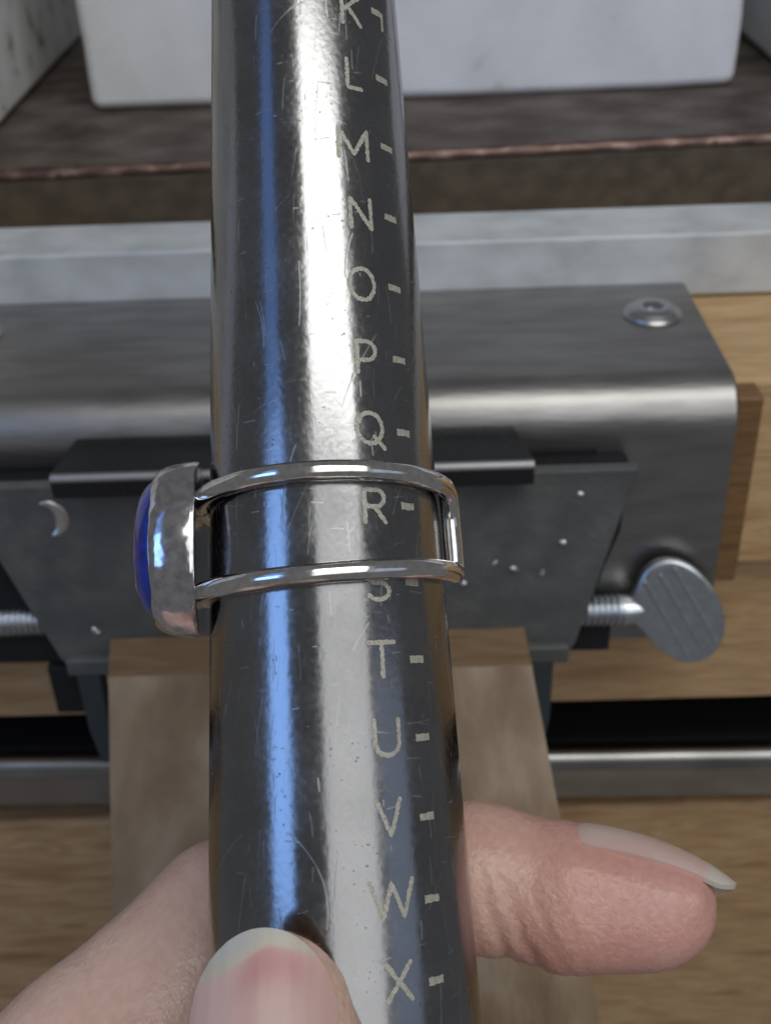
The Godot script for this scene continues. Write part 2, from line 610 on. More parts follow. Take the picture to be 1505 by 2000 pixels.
func build_bench() -> void:
	var t := thing("workbench", "light wooden workbench with a thick front edge, apron and drawer", "workbench", Transform3D(Basis(), Vector3(0, -0.4, -0.155)))
	var off := Vector3(0, 400, 155)
	obj("bench_top", bx(Vector3(-260, -34, -420) + off, Vector3(240, 0, -154.8) + off, 1.3), M.bench_wood, t)
	obj("apron", bx(Vector3(-260, -66, -172) + off, Vector3(240, -34.2, -158) + off, 0.7), M.apron_wood, t)
	obj("drawer_front", bx(Vector3(-260, -250, -172) + off, Vector3(240, -91, -155.5) + off, 1.6), M.drawer_wood, t)
	obj("drawer_front", bx(Vector3(-260, -400, -172) + off, Vector3(240, -254, -155.5) + off, 1.6), M.drawer_wood, t)
	obj("back_panel", bx(Vector3(-260, -400, -300) + off, Vector3(240, -34.2, -290) + off, 0.5), M.black_body, t)
	# the sheet metal tray that slides under the apron
	var y := thing("sweeps_tray", "sheet metal tray with a rounded bright lip under the bench front", "tray", Transform3D(Basis(Vector3(0, 0, 1), deg_to_rad(-1.0)), Vector3(0, -0.0752, -0.152)))
	var p := PackedVector2Array()
	for k in 9:
		var a := PI - k * PI / 8
		p.append(Vector2(1.7 * cos(a) - 1.0, 1.6 * sin(a) + 1.0))
	p.append_array([Vector2(0.7, -0.4), Vector2(-2.7, -0.4)])
	var mb := MB.new()
	extrude(mb, p, Vector3.ZERO, Vector3(0, 0, 1), Vector3(0, 1, 0), Vector3(1, 0, 0), -250, 230, 0.2)
	obj("rolled_rim", mb, M.tray_metal, y)
	obj("lip", bx(Vector3(-250, -8.0, -1.4), Vector3(230, -0.35, 0.35), 0.3), M.tray_paint, y)
	obj("floor", bx(Vector3(-250, -8.4, -120), Vector3(230, -7.6, -14.2), 0.2), M.black_body, y)  # near-black colour paints in the shade inside the tray
	obj("back", bx(Vector3(-250, -7.5, -120), Vector3(230, 4, -119), 0.2), M.black_body, y)  # painted dark like the floor, for the shaded inside
	var s := bx(Vector3(48.3, -33.2, -2.6), Vector3(52.4, -0.3, 2.4), 0.5)
	var o := obj("brown_strip", s, M.strip_wood)  # narrow dark brown strip along the right end of the plate
	o.position = Vector3(0, 0, -0.1548 + 0.0028)
	tag(o, "dark brown strip beside the right end of the steel plate", "packing strip")


func build_hearth() -> void:
	# pale metal bar
	var mb := bx(Vector3(-210, 0, -14), Vector3(210, 11, 0), 0.7)
	var b := obj("metal_bar", mb, M.rail_metal)
	b.position = Vector3(0, 0.0004, -0.1845)
	tag(b, "pale grey square metal bar lying along the back of the steel plate", "bar")
	# thick dark plate
	var t := thing("dark_metal_plate", "thick dark brown metal plate with a worn reddish front edge under white blocks", "plate", Transform3D(Basis(Vector3.UP, deg_to_rad(3.0)), Vector3(0, 0.0003, -0.2242)))
	obj("slab", bx(Vector3(-200, 0, -260), Vector3(200, 14, 0), 0.9), M.dark_plate, t)
	obj("front_face", bx(Vector3(-199, 0.6, 0), Vector3(199, 11.9, 0.5), 0.2), M.dark_plate_front, t)
	var o: MeshInstance3D
	mb = MB.new()
	rng.seed = 5
	var rows := []
	var n := 160
	for i in n + 1:
		var x := -198.0 + 396.0 * i / n
		var row := []
		for k in 6:
			var a := -0.1 + k / 5.0 * (PI / 2 + 0.2)
			var r := 1.55 + 0.10 * noise_a.get_noise_2d(x * 9.0, k * 60.0)
			row.append(mb.add(Vector3(x, 12.65 + r * sin(a), -1.15 + r * cos(a)), Vector3(0, sin(a), cos(a))))
		rows.append(row)
	for i in n:
		for k in 5:
			mb.quad(rows[i][k], rows[i + 1][k], rows[i + 1][k + 1], rows[i][k + 1])
	mb.smooth()
	obj("worn_edge", mb, M.worn_edge, t)
	var wb := obj("added_box", bx(Vector3(-100, 0, -70), Vector3(0, 112, 0), 2.0), M.block_white)  # unseen box added to put a pale strip into the mandrel's left side
	wb.position = Vector3(-130, 0.4, -147) * MM
	tag(wb, "added unseen white box beyond the left edge, for the pale strip mirrored in the mandrel", "box")
	# three soldering blocks
	var rough := func(p: Vector3) -> Vector3:
		return p + Vector3(noise_a.get_noise_3dv(p * 3.0), noise_a.get_noise_3dv(p * 3.0 + Vector3(50, 0, 0)), noise_a.get_noise_3dv(p * 3.0 + Vector3(0, 70, 0))) * 0.7
	var spots := [
		["white soldering block standing upright in the middle, behind the mandrel", Vector3(-69.8, 0, -64), Vector3(69.8, 62, 0), Vector3(5.0, 14.2, -262.5), 1.0, "block_white"],
		["soot-stained white soldering block at the left, turned end on", Vector3(-64, 0, -190), Vector3(0, 60, 0), Vector3(-81.2, 14.2, -222.0), 0.8, "block_sooty"],
		["soldering block at the right edge, set back behind the middle block", Vector3(0, 0, -180), Vector3(114, 60, 0), Vector3(87.6, 14.2, -264.0), 0.0, "block_white"],
	]
	for s in spots:
		mb = MB.new()
		box(mb, s[1], s[2], 2.4, rough, 10)
		o = obj("soldering_block", mb, M[s[5]])
		o.transform = Transform3D(Basis(Vector3.UP, deg_to_rad(s[4])), s[3] * MM)
		tag(o, s[0], "soldering block", "soldering blocks on the dark plate")


func build_clamp() -> void:
	# steel angle plate over the bench edge
	var t := thing("bench_plate", "grey steel angle plate bent over the front edge of the bench", "plate", Transform3D(Basis(), Vector3(-0.0145, 0, -0.152)))
	var p := PackedVector2Array()   # x = towards the camera, y = up
	p.append_array([Vector2(-32.3, 3.0), Vector2(-32.3, 0.1)])
	for k in 9:
		var a := PI / 2 - k * PI / 16
		p.append(Vector2(-1.0 + 3.8 * cos(a), -3.7 + 3.8 * sin(a)))
	p.append_array([Vector2(2.8, -41.4), Vector2(5.8, -41.4)])
	for k in 17:
		var a := k * PI / 32
		p.append(Vector2(-1.0 + 6.8 * cos(a), -3.8 + 6.8 * sin(a)))
	var mb := MB.new()
	extrude(mb, p, Vector3.ZERO, Vector3(0, 0, 1), Vector3(0, 1, 0), Vector3(1, 0, 0), -64.0, 62.6, 0.45)
	obj("angle_plate", mb, M.plate_steel, t)
	for x in [-53.0, 54.8]:
		mb = MB.new()
		lathe(mb, PackedVector2Array([Vector2(1.5, 0.5), Vector2(1.6, 1.4), Vector2(2.5, 1.4), Vector2(3.5, 1.15), Vector2(4.4, 0.55), Vector2(4.7, 0.15), Vector2(4.6, 0.0)]), Vector3(x, 3.0, -20.3), Vector3.RIGHT, Vector3.UP, Vector3.BACK, 40)
		lathe(mb, PackedVector2Array([Vector2(0.01, 0.45), Vector2(1.5, 0.5)]), Vector3(x, 3.0, -20.3), Vector3.RIGHT, Vector3.UP, Vector3.BACK, 6)
		obj("screw_head", mb, M.screw_steel, t)
	# pin holder: painted face, black tongue, jaw and two arms
	var h := thing("pin_holder", "dark grey painted clamp that holds the wooden bench pin", "clamp", Transform3D(Basis().scaled(Vector3.ONE * 0.941), Vector3(-0.01383, 0.00478, -0.1402)))
	mb = MB.new()
	p = PackedVector2Array([Vector2(-52.3, -11.3), Vector2(49.9, -11.3), Vector2(42.4, -44.6), Vector2(41.5, -46.6), Vector2(-41.6, -46.6), Vector2(-42.6, -44.8)])
	extrude(mb, p, Vector3.ZERO, Vector3.RIGHT, Vector3.UP, Vector3.BACK, -2.2, 0.0, 0.35)
	obj("face_plate", mb, M.holder_paint, h)
	obj("lip", bx(Vector3(-41.4, -47.6, -2.0), Vector3(41.2, -44.2, 1.4), 0.5), M.holder_paint, h)
	for x in [-40.2, 35.0]:
		mb = MB.new()
		p = PackedVector2Array([Vector2(x, -47.7), Vector2(x + 4.2, -47.7), Vector2(x + 3.9, -68), Vector2(x + 1.1, -68), Vector2(x + 0.1, -60)]) if x < 0 else PackedVector2Array([Vector2(x, -47.7), Vector2(x + 3.8, -47.7), Vector2(x + 3.7, -60), Vector2(x + 2.6, -68), Vector2(x, -68)])
		extrude(mb, p, Vector3.ZERO, Vector3.RIGHT, Vector3.UP, Vector3.BACK, -2.0, 1.2, 0.4)
		obj("arm", mb, M.arm_paint, h)
	# tongue through the slot above the face plate
	mb = MB.new()
	var top := [Vector3(-34.4, -7.0, -6.4), Vector3(31.7, -7.0, -6.4), Vector3(33.9, -7.3, 2.8), Vector3(-36.3, -7.3, 2.8)]
	var nn: Vector3 = (top[1] - top[0]).cross(top[3] - top[0]).normalized() * -1.0
	if nn.y < 0: nn = -nn
	mb.flat(top, nn)
	var rows := []
	var eb := MB.new()
	for k in 7:
		var a := k * PI / 2 / 6
		var d := Vector3(0, cos(a), sin(a))
		rows.append([eb.add(Vector3(-36.3, -8.3, 2.9) + d * 1.0, d), eb.add(Vector3(33.9, -8.3, 2.9) + d * 1.0, d)])
	for k in 6:
		eb.quad(rows[k][0], rows[k][1], rows[k + 1][1], rows[k + 1][0])
	mb.flat([Vector3(-36.3, -8.3, 3.9), Vector3(33.9, -8.3, 3.9), Vector3(33.9, -11.0, 3.9), Vector3(-36.3, -11.0, 3.9)], Vector3.BACK)
	mb.flat([Vector3(-36.3, -11.0, 3.9), Vector3(33.9, -11.0, 3.9), Vector3(33.9, -11.0, -6.0), Vector3(-36.3, -11.0, -6.0)], Vector3.DOWN)
	for e in [[-36.3, -34.4, -1], [33.9, 31.7, 1]]:
		mb.flat([Vector3(e[1], -7.0, -6.4), Vector3(e[0], -7.3, 2.8), Vector3(e[0], -8.3, 3.9), Vector3(e[0], -11.0, 3.9), Vector3(e[0], -11.0, -1.0), Vector3(e[1], -11.0, -6.4)], Vector3(e[2], 0, 0))
	obj("tongue", mb, M.black_steel, h)
	obj("pale_edge", eb, M.dull_edge, h)  # paler metal strip along the tongue's front edge
	obj("slot_shade", bx(Vector3(-54, -12.6, -6.25), Vector3(44.6, -11.2, -5.8), 0.1), M.black_body, h)  # solid black strip painting in the shade of the gap
	# jaw behind the face plate, seen past its slanting ends
	mb = MB.new()
	p = PackedVector2Array([Vector2(-58, -26), Vector2(-52.3, -12), Vector2(49.0, -12), Vector2(48.5, -24), Vector2(46.6, -30.5), Vector2(44.8, -38), Vector2(48.4, -40), Vector2(48.4, -48.2), Vector2(-58, -47.4)])
	extrude(mb, p, Vector3.ZERO, Vector3.RIGHT, Vector3.UP, Vector3.BACK, -6.0, -2.25, 0.2)
	obj("jaw", mb, M.black_body, h)
	obj("foot", bx(Vector3(-45.6, -58.0, -3.5), Vector3(-40.4, -47.8, -1.2), 0.3), M.black_body, h)
	# bare spots and filings on the paint
	rng.seed = 31
	for d in [[41.6, -15.5, 0.75], [39.4, -24.3, 0.95], [32.0, -29.1, 0.95], [24.0, -31.7, 0.85], [36.4, -29.6, 0.4], [29.0, -27.6, 0.4], [-35.8, -38.9, 0.9]]:
		mb = MB.new()
		for k in 2:
			var c := Vector3(d[0] + rng.randfn(0, 0.3) * k, d[1] + rng.randfn(0, 0.3) * k, 0.0)
			blob(mb, c, Vector3(d[2] * rng.randf_range(0.6, 0.95), d[2] * rng.randf_range(0.5, 0.8), d[2] * 0.4))
		obj("silver_filing", mb, M.bare_metal, h)
	# pale metal crescent shaped as the highlight in a dent, left of the ring
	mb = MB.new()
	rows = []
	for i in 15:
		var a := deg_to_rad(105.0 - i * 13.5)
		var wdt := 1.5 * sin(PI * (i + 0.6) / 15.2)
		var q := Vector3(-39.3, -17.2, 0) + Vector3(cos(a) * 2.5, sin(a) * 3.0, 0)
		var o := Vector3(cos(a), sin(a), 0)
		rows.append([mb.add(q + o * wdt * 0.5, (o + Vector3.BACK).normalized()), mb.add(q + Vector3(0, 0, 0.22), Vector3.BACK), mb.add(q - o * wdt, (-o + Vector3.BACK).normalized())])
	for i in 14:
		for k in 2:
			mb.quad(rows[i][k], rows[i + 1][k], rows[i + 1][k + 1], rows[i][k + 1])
	obj("dent_highlight", mb, M.bare_metal, h)
	# thumbscrews
	for s in [[1, Vector3(26.6, -33.0, -142.9), "zinc thumbscrew with a flat oval head at the right of the clamp"], [-1, Vector3(-55.0, -31.6, -142.9), "zinc thumbscrew at the left of the clamp, only its thread in view"]]:
		var ts := thing("thumbscrew", s[2], "thumbscrew", Transform3D(Basis().scaled(Vector3.ONE * 0.97), s[1] * MM), "thumbscrews of the pin clamp")
		var dirx := Vector3(s[0], 0, 0)
		mb = MB.new()
		var prof := PackedVector2Array()
		var len := 10.9 if s[0] > 0 else 13.0
		# thread: a helix swept as a height field
		var grid := []
		var turns := len / 0.95
		var nu := 28
		var nv := int(len / 0.95 * 8)
		for j in nv + 1:
			var row := []
			for i in nu:
				var a := TAU * i / nu
				var x := len * j / nv - 4.0
				var ph := fposmod((x / 0.95) + a / TAU, 1.0)
				var r := 2.15 + 0.5 * (1.0 - absf(ph * 2.0 - 1.0))
				row.append(mb.add(dirx * x + Vector3(0, cos(a), sin(a)) * r, Vector3(0, cos(a), sin(a))))
			grid.append(row)
		for j in nv:
			for i in nu:
				mb.quad(grid[j][i], grid[j][(i + 1) % nu], grid[j + 1][(i + 1) % nu], grid[j + 1][i])
		mb.smooth()
		obj("thread", mb, M.zinc, ts)
		# oval head: outline in its own plane, cushioned edge, neck to the thread
		mb = MB.new()
		var hx := dirx
		var c0 := dirx * (len - 4.0 + 9.2) + Vector3(0, -0.4, 0)
		var e1 := Vector3(s[0] * 0.43, -0.89, 0.10).normalized()
		var e2 := (hx - e1 * hx.dot(e1)).normalized()
		var e3: Vector3 = e1.cross(e2) * s[0]
		if e3.z < 0: e3 = -e3
		var kk := 48
		var rings := []
		for lay in [[0.0, 1.25, 1.0], [0.86, 1.2, 1.0], [0.955, 1.0, 0.8], [0.995, 0.55, 0.3], [1.0, 0.0, 0.0], [0.995, -0.55, 0.3], [0.955, -1.0, 0.8], [0.86, -1.2, 1.0], [0.0, -1.25, 1.0]]:
			var row := []
			for i in kk:
				var a := TAU * i / kk
				var q := e1 * cos(a) * 10.3 + e2 * sin(a) * 6.3 * (1.0 + 0.06 * cos(a))
				var off_neck := q.normalized().angle_to(-hx)
				q -= hx * 2.2 * exp(-off_neck * off_neck / 0.16)
				# the paddle narrows towards the neck
				row.append(mb.add(c0 + q * lay[0] + e3 * lay[1], (e3 * signf(lay[1]) * lay[2] + q.normalized() * (1.0 - lay[2])).normalized()))
			rings.append(row)
		for j in rings.size() - 1:
			for i in kk:
				mb.quad(rings[j][i], rings[j][(i + 1) % kk], rings[j + 1][(i + 1) % kk], rings[j + 1][i])
		# two shallow pressed ridges across the head
		for off in [-2.4, 0.2, 2.6]:
			var pth := PackedVector3Array()
			for i in 9:
				var f := -1.0 + i / 4.0
				pth.append(c0 + e1 * f * 8.2 + e2 * (off + 0.5 * f) + e3 * 0.98)
			tube(mb, pth, func(_i): return 0.5, 10)
		var neck := PackedVector3Array()
		for i in 8:
			neck.append(dirx * (len - 4.4) + dirx * i * 0.62)
		tube(mb, neck, func(i): return [2.35, 2.4, 2.4, 2.3, 2.0, 1.6, 1.2, 0.9][i], 20)
		obj("head", mb, M.zinc, ts)
	# wooden bench pin
	var w := thing("bench_pin", "worn wooden bench pin sloping towards the viewer", "bench pin", Transform3D(Basis().scaled(Vector3.ONE * 0.954), Vector3(-0.01383, -0.0335, -0.1402)))
	var L0 := Vector3(-33.0, 0, 0.2)
	var R0 := Vector3(33.3, 0, 0.2)
	var L1 := Vector3(-31.6, 0, 9.4)
	var R1 := Vector3(33.6, 0, 9.4)
	var L2 := Vector3(-25.7, -29.2, 60.5)
	var R2 := Vector3(39.8, -29.2, 60.5)
	var dn := Vector3(0, -24, 0)
	var wb := MB.new()
	slab_faces(wb, [L0, R0, R1, L1], [L0 + dn, R0 + dn, R1 + dn, L1 + dn], 0.5)
	obj("flat_top", wb, M.pin_wood, w)
	wb = MB.new()
	pin_slope(wb, L1, R1, R2, L2)
	obj("filed_slope", wb, M.pin_filed, w)
	wb = MB.new()
	slab_faces(wb, [L1 + Vector3(0.05, -2.2, 0), R1 + Vector3(-0.05, -2.2, 0), R2 + Vector3(-0.05, -2.2, -0.1), L2 + Vector3(0.05, -2.2, -0.1)], [L1 + dn, R1 + dn, R2 + dn * 0.3, L2 + dn * 0.3], 0.3)
	obj("underside", wb, M.pin_wood, w)


func slab_faces(mb: MB, a: Array, b: Array, _r: float) -> void:
	var ctr := Vector3.ZERO
	for p in a + b:
		ctr += p / 8.0
	var faces := [a, b]
	for i in 4:
		faces.append([a[i], a[(i + 1) % 4], b[(i + 1) % 4], b[i]])
	for f in faces:
		var nn: Vector3 = (f[1] - f[0]).cross(f[2] - f[0]).normalized()
		if nn.dot((f[0] + f[2]) / 2 - ctr) < 0: nn = -nn
		mb.flat(f, nn)


# the filed slope: a slab whose top dips and is scored, with a broken lower right edge
func pin_slope(mb: MB, l1: Vector3, r1: Vector3, r2: Vector3, l2: Vector3) -> void:
	var nu := 40
	var nv := 36
	var rows := []
	for j in nv + 1:
		var row := []
		for i in nu + 1:
			var f := float(i) / nu
			var g := float(j) / nv
			var p := l1.lerp(r1, f).lerp(l2.lerp(r2, f), g)
			var edge := minf(f, 1.0 - f) * 65.0
			p.y -= 0.5 * exp(-edge * 2.2) + 0.4 * noise_a.get_noise_2d(p.x * 6, p.z * 6) + 1.0 * sin(PI * f) * sin(PI * g) * 0.6
			if j == 0:
				p.y = 0.0
			row.append(mb.add(p, Vector3(0, 0.87, 0.5)))
		rows.append(row)
	for j in nv:
		for i in nu:
			mb.quad(rows[j][i], rows[j][i + 1], rows[j + 1][i + 1], rows[j + 1][i])
	mb.smooth()
	# skirt
	for s in [0, nu]:
		for j in nv:
			var a: Vector3 = mb.v[rows[j][s]]
			var b: Vector3 = mb.v[rows[j + 1][s]]
			mb.flat([a, b, b + Vector3(0, -2.2, 0), a + Vector3(0, -2.2, 0)], Vector3(-1 if s == 0 else 1, 0, 0))
	for i in nu:
		var a: Vector3 = mb.v[rows[nv][i]]
		var b: Vector3 = mb.v[rows[nv][i + 1]]
		mb.flat([a, b, b + Vector3(0, -2.2, 0), a + Vector3(0, -2.2, 0)], Vector3(0, 0, 1))


func blob(mb: MB, c: Vector3, r: Vector3) -> void:
	var rows := []
	for j in 6:
		var row := []
		var f := -PI / 2 + PI * j / 5
		for i in 10:
			var a := TAU * i / 10
			var d := Vector3(cos(a) * cos(f), sin(a) * cos(f), sin(f))
			row.append(mb.add(c + d * r * (1.0 + 0.18 * sin(a * 3.0 + c.x)), d))
		rows.append(row)
	for j in 5:
		for i in 10:
			mb.quad(rows[j][i], rows[j][(i + 1) % 10], rows[j + 1][(i + 1) % 10], rows[j + 1][i])


# ------------------------------------------------------------------ mandrel
func cone_r(t: float) -> float:
	return 9.438 - 0.0299 * t


func on_cone(t: float, phi: float, lift := 0.0) -> Vector3:
	var r := cone_r(t) + lift
	return Vector3(sin(phi) * r, t, cos(phi) * r)


func build_mandrel() -> void:
	var t := thing("ring_mandrel", "tapered steel ring mandrel engraved with letters K to X", "ring mandrel", mandrel_frame)
	var mb := MB.new()
	var nu := 160
	var nv := 60
	var rows := []
	for j in nv + 1:
		var y := lerpf(-92.0, 118.0, float(j) / nv)
		var row := []
		for i in nu + 1:
			var a := TAU * i / nu
			row.append(mb.add(on_cone(y, a), Vector3(sin(a), 0.0299, cos(a)).normalized(), Vector2(float(i) / nu, y / 100.0 + 0.5)))
		rows.append(row)
	for j in nv:
		for i in nu:
			mb.quad(rows[j][i], rows[j][i + 1], rows[j + 1][i + 1], rows[j + 1][i])
	for e in [0, nv]:
		var s := -1.0 if e == 0 else 1.0
		var c := mb.add(Vector3(0, (-92.0 if e == 0 else 118.0) + s * 0.5, 0), Vector3(0, s, 0))
		var rim := []
		for i in nu + 1:
			rim.append(mb.add(mb.v[rows[e][i]], Vector3(0, s, 0)))
		for i in nu:
			mb.tri(c, rim[i], rim[i + 1])
	obj("body", mb, M.mandrel_steel, t)
	# engraved scale
	var marks := [
		["K", 40.42, 30.7, 41.15, 50.9], ["L", 34.71, 29.8, 35.11, 50.4], ["M", 28.63, 27.6, 29.07, 50.2], ["N", 22.71, 29.1, 22.91, 49.2],
		["O", 16.78, 27.3, 16.95, 48.1], ["P", 10.85, 26.9, 10.99, 47.7], ["Q", 5.09, 26.8, 5.05, 46.8], ["R", -0.91, 27.0, -0.83, 46.0],
		["S", -6.78, 26.3, -6.75, 45.2], ["T", -12.51, 26.1, -12.60, 44.7], ["U", -18.21, 26.2, -18.42, 44.8], ["V", -23.94, 25.2, -24.21, 44.0],
		["W", -29.65, 24.7, -30.05, 43.6], ["X", -35.31, 25.2, -35.75, 42.7],
	]
	rng.seed = 12
	for m in marks:
		mb = MB.new()
		for st in strokes(m[0]):
			ribbon(mb, st, m[1], deg_to_rad(m[2]))
		obj("engraved_letter", mb, M.etched, t)
		mb = MB.new()
		var ph := deg_to_rad(m[4])
		var w := 0.72 / cone_r(m[3])
		patch(mb, m[3], ph, w, 0.27)
		if m[0] == "K":
			patch(mb, m[3] - 0.7, ph + w * 0.8, 0.16 / cone_r(m[3]), 0.75)
		obj("size_mark", mb, M.etched, t)


func patch(mb: MB, t: float, ph: float, w: float, h: float) -> void:
	var k := []
	for j in 3:
		for i in 7:
			var a := ph + w * (-1.0 + i / 3.0) + rng.randfn(0, 0.0025)
			var y := t + h * (j - 1.0) + rng.randfn(0, 0.03)
			k.append(mb.add(on_cone(y, a, 0.02), Vector3(sin(a), 0.03, cos(a)).normalized()))
	for j in 2:
		for i in 6:
			mb.quad(k[j * 7 + i], k[j * 7 + i + 1], k[j * 7 + i + 8], k[j * 7 + i + 7])


# a stroke of an engraved letter (points in mm about the letter's centre) laid on the cone with round, slightly ragged ends
func ribbon(mb: MB, st: PackedVector2Array, t: float, ph: float) -> void:
	var half := 0.175
	var pts := PackedVector2Array()
	for i in st.size() - 1:
		var n := maxi(2, int(st[i].distance_to(st[i + 1]) / 0.14))
		for s in n:
			pts.append(st[i].lerp(st[i + 1], float(s) / n))
	pts.append(st[st.size() - 1])
	var r := cone_r(t)
	var at := func(q: Vector2) -> int:
		var a := ph + q.x / r
		return mb.add(on_cone(t + q.y, a, 0.02), Vector3(sin(a), 0.03, cos(a)).normalized())
	var prev := []
	for i in pts.size():
		var d := (pts[mini(i + 1, pts.size() - 1)] - pts[maxi(i - 1, 0)]).normalized()
		var s := Vector2(-d.y, d.x)
		var cur := [at.call(pts[i] + s * (half + rng.randfn(0, 0.03))), at.call(pts[i] - s * (half + rng.randfn(0, 0.03)))]
		if prev:
			mb.quad(prev[0], prev[1], cur[1], cur[0])
		prev = cur
	for e in [0, pts.size() - 1]:
		var d := (pts[0] - pts[1]).normalized() if e == 0 else (pts[e] - pts[e - 1]).normalized()
		var s := Vector2(-d.y, d.x)
		var c: int = at.call(pts[e])
		var last := -1
		for k in 7:
			var a := -PI / 2 + PI * k / 6
			var q: int = at.call(pts[e] + (d * cos(a) + s * sin(a)) * half)
			if last >= 0:
				mb.tri(c, last, q)
			last = q


func arc(cx: float, cy: float, rx: float, ry: float, a0: float, a1: float, n := 20) -> PackedVector2Array:
	var o := PackedVector2Array()
	for i in n + 1:
		var a := deg_to_rad(lerpf(a0, a1, float(i) / n))
		o.append(Vector2(cx + rx * cos(a), cy + ry * sin(a)))
	return o


func poly(l: Array) -> PackedVector2Array:
	var o := PackedVector2Array()
	for i in range(0, l.size(), 2):
		o.append(Vector2(l[i], l[i + 1]))
	return o


func strokes(c: String) -> Array:
	var h := 1.25
	match c:
		"K": return [poly([-0.8, -h, -0.8, h]), poly([0.75, h, -0.8, -0.15]), poly([-0.3, 0.25, 0.85, -h])]
		"L": return [poly([-0.55, h, -0.55, -h, 0.65, -h])]
		"M": return [poly([-1.35, -h, -1.35, h, -0.05, -h * 0.75, 1.2, h, 1.2, -h])]
		"N": return [poly([-0.9, -h, -0.9, h, 0.9, -h, 0.9, h])]
		"O": return [arc(0, 0, 1.08, 1.28, 90, 450, 34)]
		"P": return [poly([-0.75, -h, -0.75, h, 0.1, h]), arc(0.1, 0.5, 0.75, 0.75, 90, -90, 14), poly([0.1, -0.25, -0.75, -0.25])]
		"Q": return [arc(0, 0.08, 1.08, 1.2, 90, 450, 34), poly([0.35, -0.6, 1.2, -1.5])]
		"R": return [poly([-0.85, -h, -0.85, h, 0.1, h]), arc(0.1, 0.6, 0.72, 0.65, 90, -90, 14), poly([0.1, -0.05, -0.85, -0.05]), poly([-0.05, -0.05, 0.85, -h])]
		"S": return [arc(0, 0.62, 0.85, 0.66, 30, 262, 18) + arc(0, -0.62, 0.9, 0.66, 82, -150, 18)]
		"T": return [poly([-1.05, h, 1.05, h]), poly([0, h, 0, -h])]
		"U": return [poly([-0.98, h, -0.98, -0.35]) + arc(0, -0.4, 0.98, 0.9, 180, 360, 16) + poly([0.98, -0.35, 0.98, h])]
		"V": return [poly([-1.0, h, 0.05, -h, 0.9, h])]
		"W": return [poly([-1.75, h, -0.85, -h, -0.1, h * 0.9, 0.8, -h, 1.6, h])]
		"X": return [poly([-0.95, h, 0.95, -h]), poly([0.95, h, -0.95, -h])]
	return []


